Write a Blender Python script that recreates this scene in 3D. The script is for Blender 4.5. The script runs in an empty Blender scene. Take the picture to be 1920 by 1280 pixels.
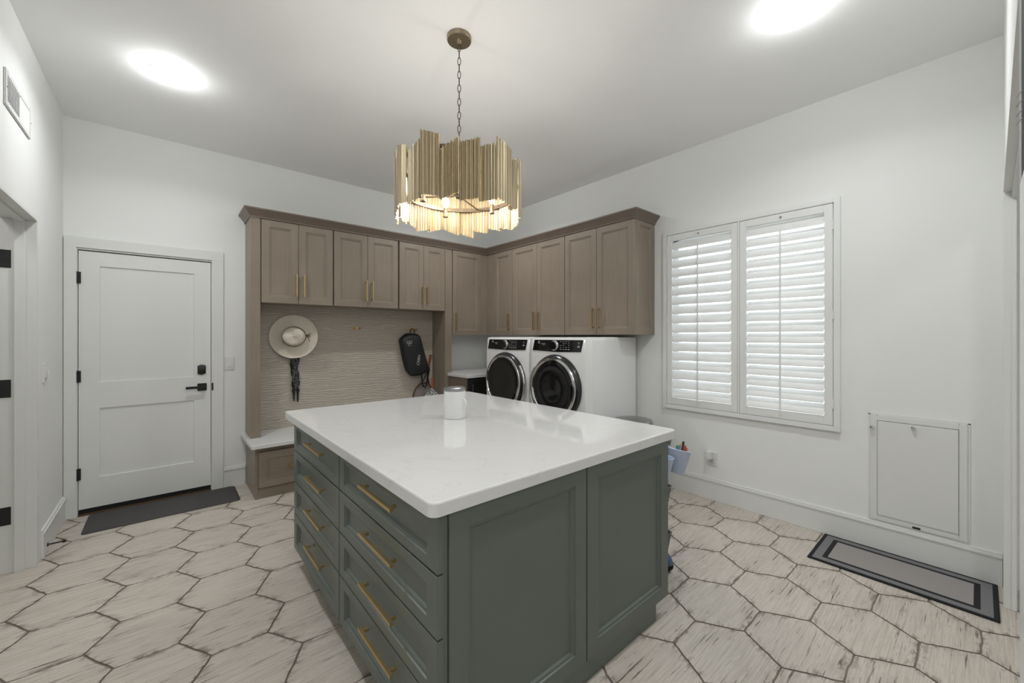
import bpy, bmesh, math, random
from mathutils import Vector, Matrix
R = math.radians
random.seed(7)
S = bpy.context.scene
COL = S.collection

# ------------------------------------------------------------------ materials
def srgb(r, g, b):
    f = lambda c: (c/255/12.92) if c/255 <= .04045 else ((c/255+.055)/1.055)**2.4
    return (f(r), f(g), f(b), 1)

class NT:
    def __init__(s, name):
        s.m = bpy.data.materials.new(name); s.m.use_nodes = True
        s.t = s.m.node_tree; s.t.nodes.clear()
        s.out = s.n('ShaderNodeOutputMaterial'); s.b = s.n('ShaderNodeBsdfPrincipled')
        s.l(s.b.outputs[0], s.out.inputs[0])
    def n(s, k, **kw):
        x = s.t.nodes.new(k)
        for a, v in kw.items(): setattr(x, a, v)
        return x
    def l(s, a, b): s.t.links.new(a, b)
    def inp(s, node, **kw):
        for k, v in kw.items():
            k = k.replace('_', ' ')
            if isinstance(v, bpy.types.NodeSocket): s.l(v, node.inputs[k])
            else: node.inputs[k].default_value = v
    def math(s, op, a, b=None, c=None):
        x = s.n('ShaderNodeMath', operation=op)
        for i, v in enumerate((a, b, c)):
            if v is None: continue
            if isinstance(v, bpy.types.NodeSocket): s.l(v, x.inputs[i])
            else: x.inputs[i].default_value = v
        return x.outputs[0]
    def mix(s, f, a, b):
        x = s.n('ShaderNodeMix', data_type='RGBA')
        for i, v in ((0, f), (6, a), (7, b)):
            if isinstance(v, bpy.types.NodeSocket): s.l(v, x.inputs[i])
            else: x.inputs[i].default_value = v
        return x.outputs[2]
    def ramp(s, f, *stops):
        x = s.n('ShaderNodeMapRange'); s.l(f, x.inputs[0])
        x.inputs[1].default_value, x.inputs[2].default_value = stops[0], stops[1]
        x.inputs[3].default_value, x.inputs[4].default_value = (stops[2], stops[3]) if len(stops) > 2 else (0, 1)
        return x.outputs[0]
    def pos(s, scale=(1, 1, 1), off=None):
        g = s.n('ShaderNodeNewGeometry'); m = s.n('ShaderNodeMapping')
        s.l(g.outputs['Position'], m.inputs[0]); m.inputs['Scale'].default_value = scale
        if off is not None: s.l(off, m.inputs['Location'])
        return m.outputs[0]
    def noise(s, vec, scale, detail=3, rough=.5, dist=0):
        x = s.n('ShaderNodeTexNoise'); s.l(vec, x.inputs['Vector'])
        s.inp(x, Scale=scale, Detail=detail, Roughness=rough, Distortion=dist)
        return x.outputs[0]
    def bump(s, h, strength=.2, dist=.002):
        x = s.n('ShaderNodeBump'); s.l(h, x.inputs['Height'])
        x.inputs['Strength'].default_value = strength; x.inputs['Distance'].default_value = dist
        s.l(x.outputs[0], s.b.inputs['Normal'])

def paint(name, col, rough=.5, var=.03, metal=0, scale=30, bump=.05, spec=.5, coat=0):
    t = NT(name); n = t.noise(t.pos(), scale, 3)
    c0 = tuple(min(1, c*(1-var)) for c in col[:3])+(1,); c1 = tuple(min(1, c*(1+var)) for c in col[:3])+(1,)
    t.l(t.mix(n, c0, c1), t.b.inputs['Base Color'])
    t.inp(t.b, Roughness=rough, Metallic=metal)
    t.b.inputs['Specular IOR Level'].default_value = spec
    t.b.inputs['Coat Weight'].default_value = coat; t.b.inputs['Coat Roughness'].default_value = .08
    if bump: t.bump(t.noise(t.pos(), scale*8, 2), bump, .001)
    return t.m

def wood(name, ca, cb, axis):
    t = NT(name)
    sc = {'z': (34, 34, 1.6), 'x': (1.6, 34, 34), 'y': (34, 1.6, 34)}[axis]
    oi = t.n('ShaderNodeObjectInfo'); cx = t.n('ShaderNodeCombineXYZ')
    o = t.math('MULTIPLY', oi.outputs['Random'], 40.)
    for i in range(3): t.l(o, cx.inputs[i])
    p = t.pos(sc, cx.outputs[0])
    g = t.noise(p, 1.6, 6, .62, .6); blot = t.noise(t.pos((1, 1, 1), cx.outputs[0]), 3.2, 3)
    f = t.math('ADD', t.math('MULTIPLY', t.ramp(g, .3, .7), .45), t.math('MULTIPLY', t.ramp(blot, .25, .75), .55))
    v = t.n('ShaderNodeTexVoronoi'); t.l(t.pos((1, 1, 1), cx.outputs[0]), v.inputs['Vector']); v.inputs['Scale'].default_value = 2.3
    knot = t.ramp(v.outputs['Distance'], .0, .03, .55, 0)
    c = t.mix(f, ca, cb); c = t.mix(knot, c, tuple(x*.45 for x in ca[:3])+(1,))
    t.l(c, t.b.inputs['Base Color']); t.inp(t.b, Roughness=.38)
    t.bump(g, .08, .001)
    return t.m

M = {}
M['wall'] = paint('wall paint', (.82, .83, .815, 1), .55, .01, scale=6, bump=.08)
M['ceiling'] = paint('ceiling paint', (.94, .945, .94, 1), .8, .01, scale=6, bump=.08)
M['trim'] = paint('white trim paint', (.74, .75, .73, 1), .35, .008, scale=8, bump=.02)
M['door'] = paint('white door paint', (.75, .76, .74, 1), .38, .008, scale=8, bump=.02)
M['green'] = paint('sage green paint', (.110, .129, .113, 1), .36, .035, scale=5, bump=.02)
M['green_in'] = paint('sage shadow gap paint', (.10, .115, .105, 1), .6, .03)
M['wood_z'] = wood('taupe stained maple upright', (.212, .171, .130, 1), (.285, .235, .186, 1), 'z')
M['wood_x'] = wood('taupe stained maple along', (.212, .171, .130, 1), (.285, .235, .186, 1), 'x')
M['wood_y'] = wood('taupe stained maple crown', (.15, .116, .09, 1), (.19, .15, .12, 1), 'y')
M['brass'] = paint('satin brass', (.60, .44, .22, 1), .34, .05, 1, 60, .02)
M['antique'] = paint('antique brass', (.33, .27, .19, 1), .38, .08, 1, 60, .02)
M['bronze'] = paint('dark bronze', (.13, .095, .06, 1), .42, .08, .9, 60, .02)
M['black'] = paint('matte black metal', (.012, .013, .012, 1), .45, .1, 0, 60, .02)
M['chrome'] = paint('chrome', (.75, .76, .77, 1), .12, .02, 1, 40, 0)
M['steel'] = paint('brushed steel', (.36, .36, .36, 1), .32, .05, 1, 80, .02)
M['appliance'] = paint('white appliance enamel', (.80, .80, .80, 1), .16, .004, scale=4, bump=0, coat=.4)
M['blackglass'] = paint('black gloss glass', (.006, .007, .008, 1), .06, .05, scale=4, bump=0)
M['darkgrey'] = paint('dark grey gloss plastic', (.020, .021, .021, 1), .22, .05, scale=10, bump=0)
M['legend'] = paint('pale printed legend', (.55, .56, .56, 1), .5, .02, bump=0)
M['plastic'] = paint('white plastic', (.74, .74, .72, 1), .35, .01, scale=20, bump=0)
M['mug'] = paint('white powder coat', (.76, .76, .76, 1), .42, .02, scale=80, bump=.1)
M['straw'] = paint('cream straw felt', (.66, .60, .51, 1), .85, .05, scale=60, bump=.25)
M['cord'] = paint('brown leather cord', (.10, .055, .03, 1), .6, .1)
M['nylon'] = paint('black nylon', (.010, .010, .012, 1), .62, .2, scale=90, bump=.3)
M['print'] = paint('pale grey print', (.45, .46, .47, 1), .6, .03, bump=0)
M['orange'] = paint('orange brown grip tape', (.27, .085, .028, 1), .6, .15, scale=50, bump=.3)
M['matgrey'] = paint('charcoal foam mat', (.060, .056, .055, 1), .8, .12, scale=140, bump=.4)
M['slate'] = paint('slate blue enamel', (.055, .066, .085, 1), .4, .08, scale=10, bump=0)
M['blueplastic'] = paint('dark blue caster plastic', (.05, .11, .21, 1), .25, .05, scale=10, bump=0)
M['cup'] = paint('pale blue white plastic', (.52, .60, .78, 1), .35, .03, scale=10, bump=0)
M['lens'] = None
M['shutter'] = paint('white shutter paint', (.80, .81, .80, 1), .35, .005, scale=8, bump=0)
M['rubber'] = paint('black rubber seal', (.008, .008, .008, 1), .7, .1)
M['threshold'] = paint('brown threshold wood', (.10, .055, .025, 1), .5, .15)

def emitter(name, col, strength):
    t = NT(name); t.inp(t.b, Base_Color=col, Emission_Color=col, Emission_Strength=strength); return t.m
M['lens'] = emitter('lamp lens', (1, .98, .94, 1), 14)
M['bulb'] = emitter('lit bulb glass', (1, .965, .92, 1), 170)

t = NT('champagne corrugated metal')
n = t.noise(t.pos((40, 40, 2.5)), 1.5, 4)
t.l(t.mix(n, (.33, .27, .175, 1), (.52, .44, .30, 1)), t.b.inputs['Base Color'])
t.inp(t.b, Roughness=.42, Metallic=.75); M['champagne'] = t.m

t = NT('white quartz')
d = t.noise(t.pos(), 2.2, 6, .6, 1.2); v = t.math('ABSOLUTE', t.math('SUBTRACT', d, .5))
vein = t.ramp(v, 0, .012, .16, 0); sp = t.noise(t.pos(), 900, 2)
c = t.mix(t.ramp(sp, .3, .7), (.64, .64, .635, 1), (.68, .68, .675, 1)); c = t.mix(vein, c, (.40, .39, .375, 1))
t.l(c, t.b.inputs['Base Color']); t.inp(t.b, Roughness=.07); M['quartz'] = t.m

t = NT('wavy textured wallcovering')
w = t.n('ShaderNodeTexWave', wave_type='BANDS', bands_direction='Z', wave_profile='SIN')
t.l(t.pos((.26, .26, 1.)), w.inputs['Vector']); t.inp(w, Scale=15., Distortion=8., Detail=2., Detail_Scale=1.3, Detail_Roughness=.55)
f = t.noise(t.pos((3, 3, 60)), 3, 3)
c = t.mix(w.outputs['Fac'], (.37, .325, .272, 1), (.52, .47, .405, 1)); c = t.mix(t.math('MULTIPLY', f, .35), c, (.37, .33, .28, 1))
t.l(c, t.b.inputs['Base Color']); t.inp(t.b, Roughness=.5); t.bump(w.outputs['Fac'], .5, .004); M['wavy'] = t.m

t = NT('dotted black cloth')
v = t.n('ShaderNodeTexVoronoi'); t.l(t.pos((1, .2, 1)), v.inputs['Vector']); v.inputs['Scale'].default_value = 95; v.inputs['Randomness'].default_value = .45
dot = t.ramp(v.outputs['Distance'], .20, .27, 1, 0)
t.l(t.mix(dot, (.008, .008, .010, 1), (.50, .52, .56, 1)), t.b.inputs['Base Color']); t.inp(t.b, Roughness=.8); M['dotted'] = t.m

t = NT('doodle printed paddle face')
v = t.n('ShaderNodeTexVoronoi', feature='DISTANCE_TO_EDGE'); p = t.pos(); t.l(p, v.inputs['Vector']); v.inputs['Scale'].default_value = 42
n = t.noise(p, 60, 2); f = t.math('MULTIPLY', t.ramp(v.outputs['Distance'], .10, .16, 1, 0), t.ramp(n, .38, .46))
t.l(t.mix(f, (.70, .70, .70, 1), (.03, .03, .035, 1)), t.b.inputs['Base Color']); t.inp(t.b, Roughness=.4); M['doodle'] = t.m

t = NT('racket strings')
tr = t.n('ShaderNodeBsdfTransparent'); mx = t.n('ShaderNodeMixShader')
g = t.n('ShaderNodeNewGeometry'); sx = t.n('ShaderNodeSeparateXYZ'); t.l(g.outputs['Position'], sx.inputs[0])
fr = lambda o: t.math('LESS_THAN', t.math('FRACT', t.math('MULTIPLY', o, 80.)), .22)
f = t.math('MAXIMUM', fr(sx.outputs[0]), fr(sx.outputs[2]))
t.inp(t.b, Base_Color=(.35, .30, .30, 1), Roughness=.5)
t.l(f, mx.inputs[0]); t.l(tr.outputs[0], mx.inputs[1]); t.l(t.b.outputs[0], mx.inputs[2]); t.l(mx.outputs[0], t.out.inputs[0]); M['strings'] = t.m

t = NT('window glass'); t.inp(t.b, Base_Color=(1, 1, 1, 1), Roughness=0., IOR=1.05); t.b.inputs['Transmission Weight'].default_value = 1
M['glass'] = t.m

t = NT('weathered hexagon tile')
ea = t.n('ShaderNodeAttribute', attribute_name='edge'); ra = t.n('ShaderNodeAttribute', attribute_name='rnd')
cx = t.n('ShaderNodeCombineXYZ'); t.l(t.math('MULTIPLY', ra.outputs['Fac'], 37.), cx.inputs[1]); t.l(t.math('MULTIPLY', ra.outputs['Fac'], 13.), cx.inputs[2])
grain = t.noise(t.pos((2.6, 80, 1), cx.outputs[0]), 1.6, 6, .65, .3)
streak = t.noise(t.pos((4.5, 100, 1), cx.outputs[0]), 1.0, 4, .6, .2)
big = t.noise(t.pos((2.2, 5.5, 1), cx.outputs[0]), 1.7, 4, .6)
worn = t.noise(t.pos((9, 22, 1), cx.outputs[0]), 1.5, 5, .65)
speck = t.noise(t.pos((60, 130, 1)), 1.2, 3)
base = t.mix(t.ramp(grain, .3, .7), (.42, .372, .318, 1), (.66, .61, .55, 1))
base = t.mix(t.math('MULTIPLY', t.ramp(big, .52, .72), .35), base, (.33, .285, .24, 1))
mark = t.math('MULTIPLY', t.ramp(streak, .60, .64), t.ramp(big, .44, .60))
base = t.mix(t.math('MULTIPLY', mark, .95), base, (.10, .078, .060, 1))
line = t.math('MULTIPLY', t.ramp(grain, .60, .65), t.ramp(worn, .36, .56))
base = t.mix(t.math('MULTIPLY', line, .75), base, (.17, .14, .115, 1))
base = t.mix(t.math('MULTIPLY', t.ramp(speck, .68, .72), .7), base, (.15, .125, .10, 1))
ew = t.math('MULTIPLY', t.ramp(ea.outputs['Fac'], .0, .70, 1, 0), t.ramp(worn, .50, .60))
base = t.mix(t.math('MULTIPLY', ew, .85), base, (.15, .115, .09, 1))
sa = t.n('ShaderNodeAttribute', attribute_name='slant')
thin = t.math('MULTIPLY', t.math('MULTIPLY', t.ramp(ea.outputs['Fac'], .0, .06, .95, 0), sa.outputs['Fac']), t.ramp(worn, .30, .46, .55, 1))
base = t.mix(thin, base, (.10, .078, .06, 1))
t.l(base, t.b.inputs['Base Color']); t.inp(t.b, Roughness=.42)
t.bump(t.math('ADD', t.math('MULTIPLY', grain, .5), t.math('MULTIPLY', t.math('ADD', mark, ew), -1.)), .25, .002)
M['tile'] = t.m
M['grout'] = paint('brown grout', (.19, .16, .13, 1), .9, .2, scale=60)

def rugmat():
    t = NT('bordered rug')
    g = t.n('ShaderNodeTexCoord'); sx = t.n('ShaderNodeSeparateXYZ'); t.l(g.outputs['Object'], sx.inputs[0])
    dx = t.math('SUBTRACT', RUGW/2, t.math('ABSOLUTE', sx.outputs[0])); dy = t.math('SUBTRACT', RUGL/2, t.math('ABSOLUTE', sx.outputs[1]))
    d = t.math('MINIMUM', dx, dy)
    n = t.noise(g.outputs['Object'], 260, 2)
    band = t.mix(n, (.14, .14, .145, 1), (.22, .22, .225, 1)); cen = t.mix(n, (.24, .225, .22, 1), (.38, .355, .345, 1))
    bk = (.012, .012, .014, 1)
    c = t.mix(t.math('GREATER_THAN', d, .020), bk, band)
    c = t.mix(t.math('GREATER_THAN', d, .062), c, bk)
    c = t.mix(t.math('GREATER_THAN', d, .086), c, cen)
    t.l(c, t.b.inputs['Base Color']); t.inp(t.b, Roughness=.95); t.bump(n, .6, .003)
    return t.m
RUGW, RUGL = .445, .768
M['rug'] = rugmat()

# ------------------------------------------------------------------ mesh helpers
def newbm(): return bmesh.new()
def quad_faces(bm, v, idx): return [bm.faces.new([v[i] for i in f]) for f in idx]
def box(bm, x0, x1, y0, y1, z0, z1, bev=0, seg=2):
    tb = bmesh.new()
    v = [tb.verts.new(p) for p in ((x0,y0,z0),(x1,y0,z0),(x1,y1,z0),(x0,y1,z0),(x0,y0,z1),(x1,y0,z1),(x1,y1,z1),(x0,y1,z1))]
    quad_faces(tb, v, ((0,3,2,1),(4,5,6,7),(0,1,5,4),(1,2,6,5),(2,3,7,6),(3,0,4,7)))
    if bev: bmesh.ops.bevel(tb, geom=tb.edges[:], offset=bev, segments=seg, affect='EDGES', clamp_overlap=True)
    merge(bm, tb); return bm
def merge(bm, tb, mat=None):
    me = bpy.data.meshes.new('tmp'); 
    if mat is not None: tb.transform(mat)
    tb.to_mesh(me); tb.free(); bm.from_mesh(me); bpy.data.meshes.remove(me)
def basis(d):
    d = Vector(d).normalized(); a = Vector((0,0,1)) if abs(d.z) < .9 else Vector((1,0,0))
    u = d.cross(a).normalized(); return u, d.cross(u).normalized()
def cyl(bm, p0, p1, r0, r1=None, seg=20, caps=True):
    r1 = r0 if r1 is None else r1; p0, p1 = Vector(p0), Vector(p1); u, w = basis(p1-p0)
    A = [bm.verts.new(p0+(u*math.cos(2*math.pi*i/seg)+w*math.sin(2*math.pi*i/seg))*r0) for i in range(seg)]
    B = [bm.verts.new(p1+(u*math.cos(2*math.pi*i/seg)+w*math.sin(2*math.pi*i/seg))*r1) for i in range(seg)]
    for i in range(seg): bm.faces.new((A[i], A[(i+1)%seg], B[(i+1)%seg], B[i]))
    if caps: bm.faces.new(A[::-1]); bm.faces.new(B)
    return bm
def tube(bm, pts, r, seg=10, closed=False, rs=None, flat=None):
    pts = [Vector(p) for p in pts]; n = len(pts); rings = []
    u = None
    for i, p in enumerate(pts):
        d = (pts[(i+1)%n]-pts[i-1]) if closed else (pts[min(i+1,n-1)]-pts[max(i-1,0)])
        d.normalize()
        if u is None: u, w = basis(d)
        else:
            u = (u-d*u.dot(d)); u = u.normalized() if u.length > 1e-5 else basis(d)[0]
        w = d.cross(u); rr = rs[i] if rs else r
        fw = flat or 1
        rings.append([bm.verts.new(p+(u*math.cos(2*math.pi*k/seg)*rr+w*math.sin(2*math.pi*k/seg)*rr*fw)) for k in range(seg)])
    m = n if closed else n-1
    for i in range(m):
        A, B = rings[i], rings[(i+1)%n]
        for k in range(seg): bm.faces.new((A[k], A[(k+1)%seg], B[(k+1)%seg], B[k]))
    if not closed: bm.faces.new(rings[0][::-1]); bm.faces.new(rings[-1])
    return bm
def lathe(bm, c, prof, seg=36, axis=(0,0,1), sx=1, capa=False, capb=False):
    d = Vector(axis).normalized(); u, w = basis(d); c = Vector(c); rings = []
    for r, h in prof:
        rings.append([bm.verts.new(c+d*h+(u*math.cos(2*math.pi*k/seg)+w*math.sin(2*math.pi*k/seg)*sx)*max(r,1e-4)) for k in range(seg)])
    for A, B in zip(rings, rings[1:]):
        for k in range(seg): bm.faces.new((A[k], A[(k+1)%seg], B[(k+1)%seg], B[k]))
    if capa: bm.faces.new(rings[0][::-1])
    if capb: bm.faces.new(rings[-1])
    return bm
def loft(bm, rings, capa=True, capb=True):
    V = [[bm.verts.new(p) for p in r] for r in rings]; n = len(V[0])
    for A, B in zip(V, V[1:]):
        for k in range(n): bm.faces.new((A[k], A[(k+1)%n], B[(k+1)%n], B[k]))
    if capa: bm.faces.new(V[0][::-1])
    if capb: bm.faces.new(V[-1])
    return bm
def rrect(x0, x1, y0, y1, r, seg=5, rr=None):
    rr = rr or (r, r, r, r); P = []
    for (cx, cy, a0, q) in ((x0+rr[0], y0+rr[0], 180, rr[0]), (x1-rr[1], y0+rr[1], 270, rr[1]), (x1-rr[2], y1-rr[2], 0, rr[2]), (x0+rr[3], y1-rr[3], 90, rr[3])):
        for k in range(seg+1):
            a = R(a0+90*k/seg); P.append((cx+q*math.cos(a), cy+q*math.sin(a)))
    return P
def slab(bm, x0, x1, y0, y1, z0, z1, r=.02, ch=.005, **kw):
    rings = []
    for z, i in ((z0, 0), (z1-ch, 0), (z1-ch*.3, ch*.3), (z1, ch)):
        rings.append([(x, y, z) for x, y in rrect(x0+i, x1-i, y0+i, y1-i, max(r-i, .002), **kw)])
    return loft(bm, rings)

def wloc(o):
    v = Vector((0,0,0))
    while o: v += o.location; o = o.parent
    return v
def obj(name, bm, mat, parent=None, smooth=True, base=False, recalc=True):
    if recalc: bmesh.ops.recalc_face_normals(bm, faces=bm.faces[:])
    me = bpy.data.meshes.new(name)
    lo = Vector([min(v.co[i] for v in bm.verts) for i in range(3)]); hi = Vector([max(v.co[i] for v in bm.verts) for i in range(3)])
    c = (lo+hi)/2
    if base: c.z = lo.z
    bm.transform(Matrix.Translation(-c)); bm.to_mesh(me); bm.free()
    mats = mat if isinstance(mat, (list, tuple)) else [mat]
    for m in mats: me.materials.append(M[m])
    if smooth:
        me.shade_smooth(); me.set_sharp_from_angle(angle=R(38))
    o = bpy.data.objects.new(name, me); COL.objects.link(o)
    if parent: o.parent = parent; o.location = c-wloc(parent)
    else: o.location = c
    return o
def thing(name, label, cat, loc, group=None):
    o = bpy.data.objects.new(name, None); COL.objects.link(o); o.location = loc; o.empty_display_size = .1
    tag(o, label, cat, group); return o
def tag(o, label, cat, group=None):
    o['label'] = label; o['category'] = cat
    if group: o['group'] = group
    return o
def struct(name, bm, mat, parent=None, smooth=False, **kw):
    o = obj(name, bm, mat, parent, smooth, **kw)
    if not parent: o['kind'] = 'structure'
    return o

# shaker front: o = lower-left corner on the FRONT plane, U,V in-plane axes, N = outward normal
def shaker(bm, o, U, V, N, w, h, th=.020, fr=.06, rec=.009, frb=None):
    o, U, V, N = Vector(o), Vector(U), Vector(V), Vector(N); frb = frb or fr
    def ring(i, d, j=None):
        j = i if j is None else j
        return [o+U*a+V*b-N*d for a, b in ((i, j), (w-i, j), (w-i, h-j), (i, h-j))]
    rings = [ring(0, th), ring(0, .002), ring(.002, 0), ring(fr, 0, frb), ring(fr+.002, .005, frb+.002), ring(fr+.012, .0065, frb+.012), ring(fr+.017, rec+.004, frb+.017)]
    return loft(bm, rings)
def pull(bm, a, b, N, off=.030, t=.0052, rnd=True):
    """bar pull from a to b standing off along N"""
    a, b, N = Vector(a), Vector(b), Vector(N); d = (b-a).normalized()
    s = d.cross(N).normalized()
    def bar(p, q, hw, hn):
        e = (q-p).normalized(); sa = s*hw; nn = e.cross(s).normalized()*hn
        loft(bm, [[p+sa+nn, p-sa+nn, p-sa-nn, p+sa-nn], [q+sa+nn, q-sa+nn, q-sa-nn, q+sa-nn]])
    bar(a+N*off, b+N*off, t, t)
    for k in (.09, .91):
        p = a.lerp(b, k); bar(p, p+N*off, t*.9, t*.9)
    return bm

# ------------------------------------------------------------------ room shell
XL, XR, YB, YF, ZC = -.59, 3.50, 4.49, -.085, 3.04
CANS = ((.015, 3.32), (2.395, .60), (2.395, 3.32), (.015, .60))
# floor: hexagon tiles
CX0, CY0, PX, PY = .254, 3.794, .3168, .3621
fx0, fx1, fy0, fy1 = XL-1.0, XR+.05, -2.4, YB+.06
tb = newbm(); el = tb.verts.layers.float.new('edge'); rl = tb.verts.layers.float.new('rnd'); sl_ = tb.verts.layers.float.new('slant')
hx = PX*2/3; G = .0022
rr = random.Random(3)
for i in range(-8, 15):
    for j in range(-8, 20):
        cx = CX0+i*PX; cy = CY0-j*PY-(PY/2 if i % 2 else 0)
        if cx < fx0-.3 or cx > fx1+.3 or cy < fy0-.3 or cy > fy1+.3: continue
        rv = rr.random()
        ring0 = []
        for k in range(6):
            a = R(60*k); ring0.append(Vector((cx+hx*math.cos(a), cy+PY/2/math.sin(R(60))*math.sin(a), 0)))
        pts = []; sl = []
        for k in range(6):
            p, q = ring0[k], ring0[(k+1) % 6]
            for s in range(6):
                # slightly ragged edge, shared jitter by position
                z = p.lerp(q, s/6)
                jr = random.Random(int(round(z.x*400))*7919+int(round(z.y*400)))
                pts.append(z+Vector((jr.uniform(-1, 1), jr.uniform(-1, 1), 0))*.0026); sl.append(.25 if k in (1, 4) and 0 < s < 6 else 1.)
        c = Vector((cx, cy, 0))
        def mk(f, z, e):
            out = []
            for p, sv in zip(pts, sl):
                d = p-c; v = tb.verts.new(c+d*(1-f/d.length)+Vector((0, 0, z))); v[el] = e; v[rl] = rv; v[sl_] = sv; out.append(v)
            return out
        rings = [mk(G, -.004, 0), mk(G+.0015, -.0008, 0), mk(G+.004, 0, .06), mk(.034, 0, .6), mk(.07, 0, 1)]
        for A, B in zip(rings, rings[1:]):
            for k in range(36): tb.faces.new((A[k], A[(k+1) % 36], B[(k+1) % 36], B[k]))
        tb.faces.new(rings[-1])
for nrm, co in (((1,0,0), (fx1,0,0)), ((-1,0,0), (fx0,0,0)), ((0,1,0), (0,fy1,0)), ((0,-1,0), (0,fy0,0))):
    bmesh.ops.bisect_plane(tb, geom=tb.verts[:]+tb.edges[:]+tb.faces[:], plane_co=co, plane_no=nrm, clear_outer=True)
nt = len(tb.faces)
g0 = [tb.verts.new(p) for p in ((fx0,fy0,-.003),(fx1,fy0,-.003),(fx1,fy1,-.003),(fx0,fy1,-.003))]
gf = tb.faces.new(g0); gf.material_index = 1
fl = struct('floor', tb, ['tile', 'grout'], recalc=False)
# ceiling with light openings
tb = newbm(); HR = .078
xs = sorted({XL-.2, XR+.2, *[c[0]-.1 for c in CANS], *[c[0]+.1 for c in CANS]}); ys = sorted({YF-.2, YB+.2, *[c[1]-.1 for c in CANS], *[c[1]+.1 for c in CANS]})
for a, b in zip(xs, xs[1:]):
    for c, d in zip(ys, ys[1:]):
        mx, my = (a+b)/2, (c+d)/2
        hit = [k for k in CANS if abs(k[0]-mx) < .02 and abs(k[1]-my) < .02]
        if not hit: tb.faces.new([tb.verts.new(p) for p in ((a,c,ZC),(a,d,ZC),(b,d,ZC),(b,c,ZC))]); continue
        k = hit[0]; O, I = [], []
        for q in range(32):
            an = 2*math.pi*q/32; cs, sn = math.cos(an), math.sin(an); f = .1/max(abs(cs), abs(sn))
            O.append(tb.verts.new((k[0]+cs*f, k[1]+sn*f, ZC))); I.append(tb.verts.new((k[0]+cs*HR, k[1]+sn*HR, ZC)))
        for q in range(32): tb.faces.new((O[q], I[q], I[(q+1) % 32], O[(q+1) % 32]))
bmesh.ops.remove_doubles(tb, verts=tb.verts[:], dist=1e-5)
struct('ceiling', tb, 'ceiling', recalc=False)
def wallbox(name, parts, mat='wall'):
    tb = newbm()
    for p in parts: box(tb, *p)
    return struct(name, tb, mat)
DX0, DX1, DZ1 = -.514, .304, 2.045
wallbox('wall_back', [(XL-.15, DX0-.012, YB, YB+.15, 0, ZC), (DX1+.012, XR+.15, YB, YB+.15, 0, ZC), (DX0-.012, DX1+.012, YB, YB+.15, DZ1+.01, ZC), (DX0-.012, DX1+.012, YB+.10, YB+.15, 0, DZ1+.01)])
WY0, WY1, WZ0, WZ1 = .655, 1.862, .765, 2.290
wallbox('wall_right', [(XR, XR+.15, YF-.15, WY0, 0, ZC), (XR, XR+.15, WY1, YB, 0, ZC), (XR, XR+.15, WY0, WY1, 0, WZ0), (XR, XR+.15, WY0, WY1, WZ1, ZC)])
OY0, OY1, OZ = 2.84, 3.70, 2.088
wallbox('wall_left', [(XL-.13, XL, OY1, YB, 0, ZC), (XL-.13, XL, YF-.15, OY0, 0, ZC), (XL-.13, XL, OY0, OY1, OZ, ZC)])
# wide cased opening the camera stands in front of
JX = 3.23
def turn(o, deg=-.8):
    P = Matrix.Translation((JX, YF, 0)) @ Matrix.Rotation(R(deg), 4, 'Z') @ Matrix.Translation((-JX, -YF, 0))
    o.matrix_world = P @ Matrix.Translation(o.location); return o
turn(wallbox('wall_front', [(JX+.005, XR, YF-.036, YF, 0, ZC), (1.26, JX+.005, YF-.036, YF, 2.135, ZC)]))
tb = newbm()
box(tb, JX, JX+.02, YF-.040, YF+.004, 0, 2.095, .002); box(tb, JX-.006, JX, YF-.040, YF-.022, 0, 2.10, .002)
box(tb, 1.26, JX, YF-.040, YF+.004, 2.110, 2.135, .002); box(tb, 1.26, JX, YF-.040, YF-.024, 2.075, 2.110, .002)
turn(struct('trim_1', tb, 'trim'))
# hall beyond the side doorway and the room behind the opening
wallbox('wall_hall', [(-1.62, -1.6, 1.9, 4.6, 0, 2.6), (-1.6, XL-.13, 1.88, 1.9, 0, 2.6), (-1.6, XL-.13, 4.45, 4.47, 0, 2.6), (-1.6, XL-.13, 1.9, 4.45, 2.6, 2.62)])
wallbox('wall_rear', [(XL-.15, XR+.15, -2.42, -2.4, 0, ZC), (XL-.15, XL-.13, -2.4, YF-.15, 0, ZC), (XR, XR+.02, -2.4, YF-.15, 0, ZC), (XL-.15, XR+.15, -2.4, YF-.2, ZC, ZC+.02)])
# baseboards (flat board with a small cap)
def baseboard(name, axis, face, a, b, sgn, h=.18):
    tb = newbm()
    for t_, z0, z1 in ((.014, 0, h-.028), (.020, h-.028, h-.014), (.012, h-.014, h)):
        if axis == 'x': box(tb, a, b, min(face, face+sgn*t_), max(face, face+sgn*t_), z0, z1, .0015, 1)
        else: box(tb, min(face, face+sgn*t_), max(face, face+sgn*t_), a, b, z0, z1, .0015, 1)
    return struct(name, tb, 'trim')
baseboard('baseboard_back', 'x', YB, .395, .560, -1)
baseboard('baseboard_right', 'y', XR, YF, 2.17, -1)
baseboard('baseboard_left', 'y', XL, 3.775, YB-.02, 1)

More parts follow.
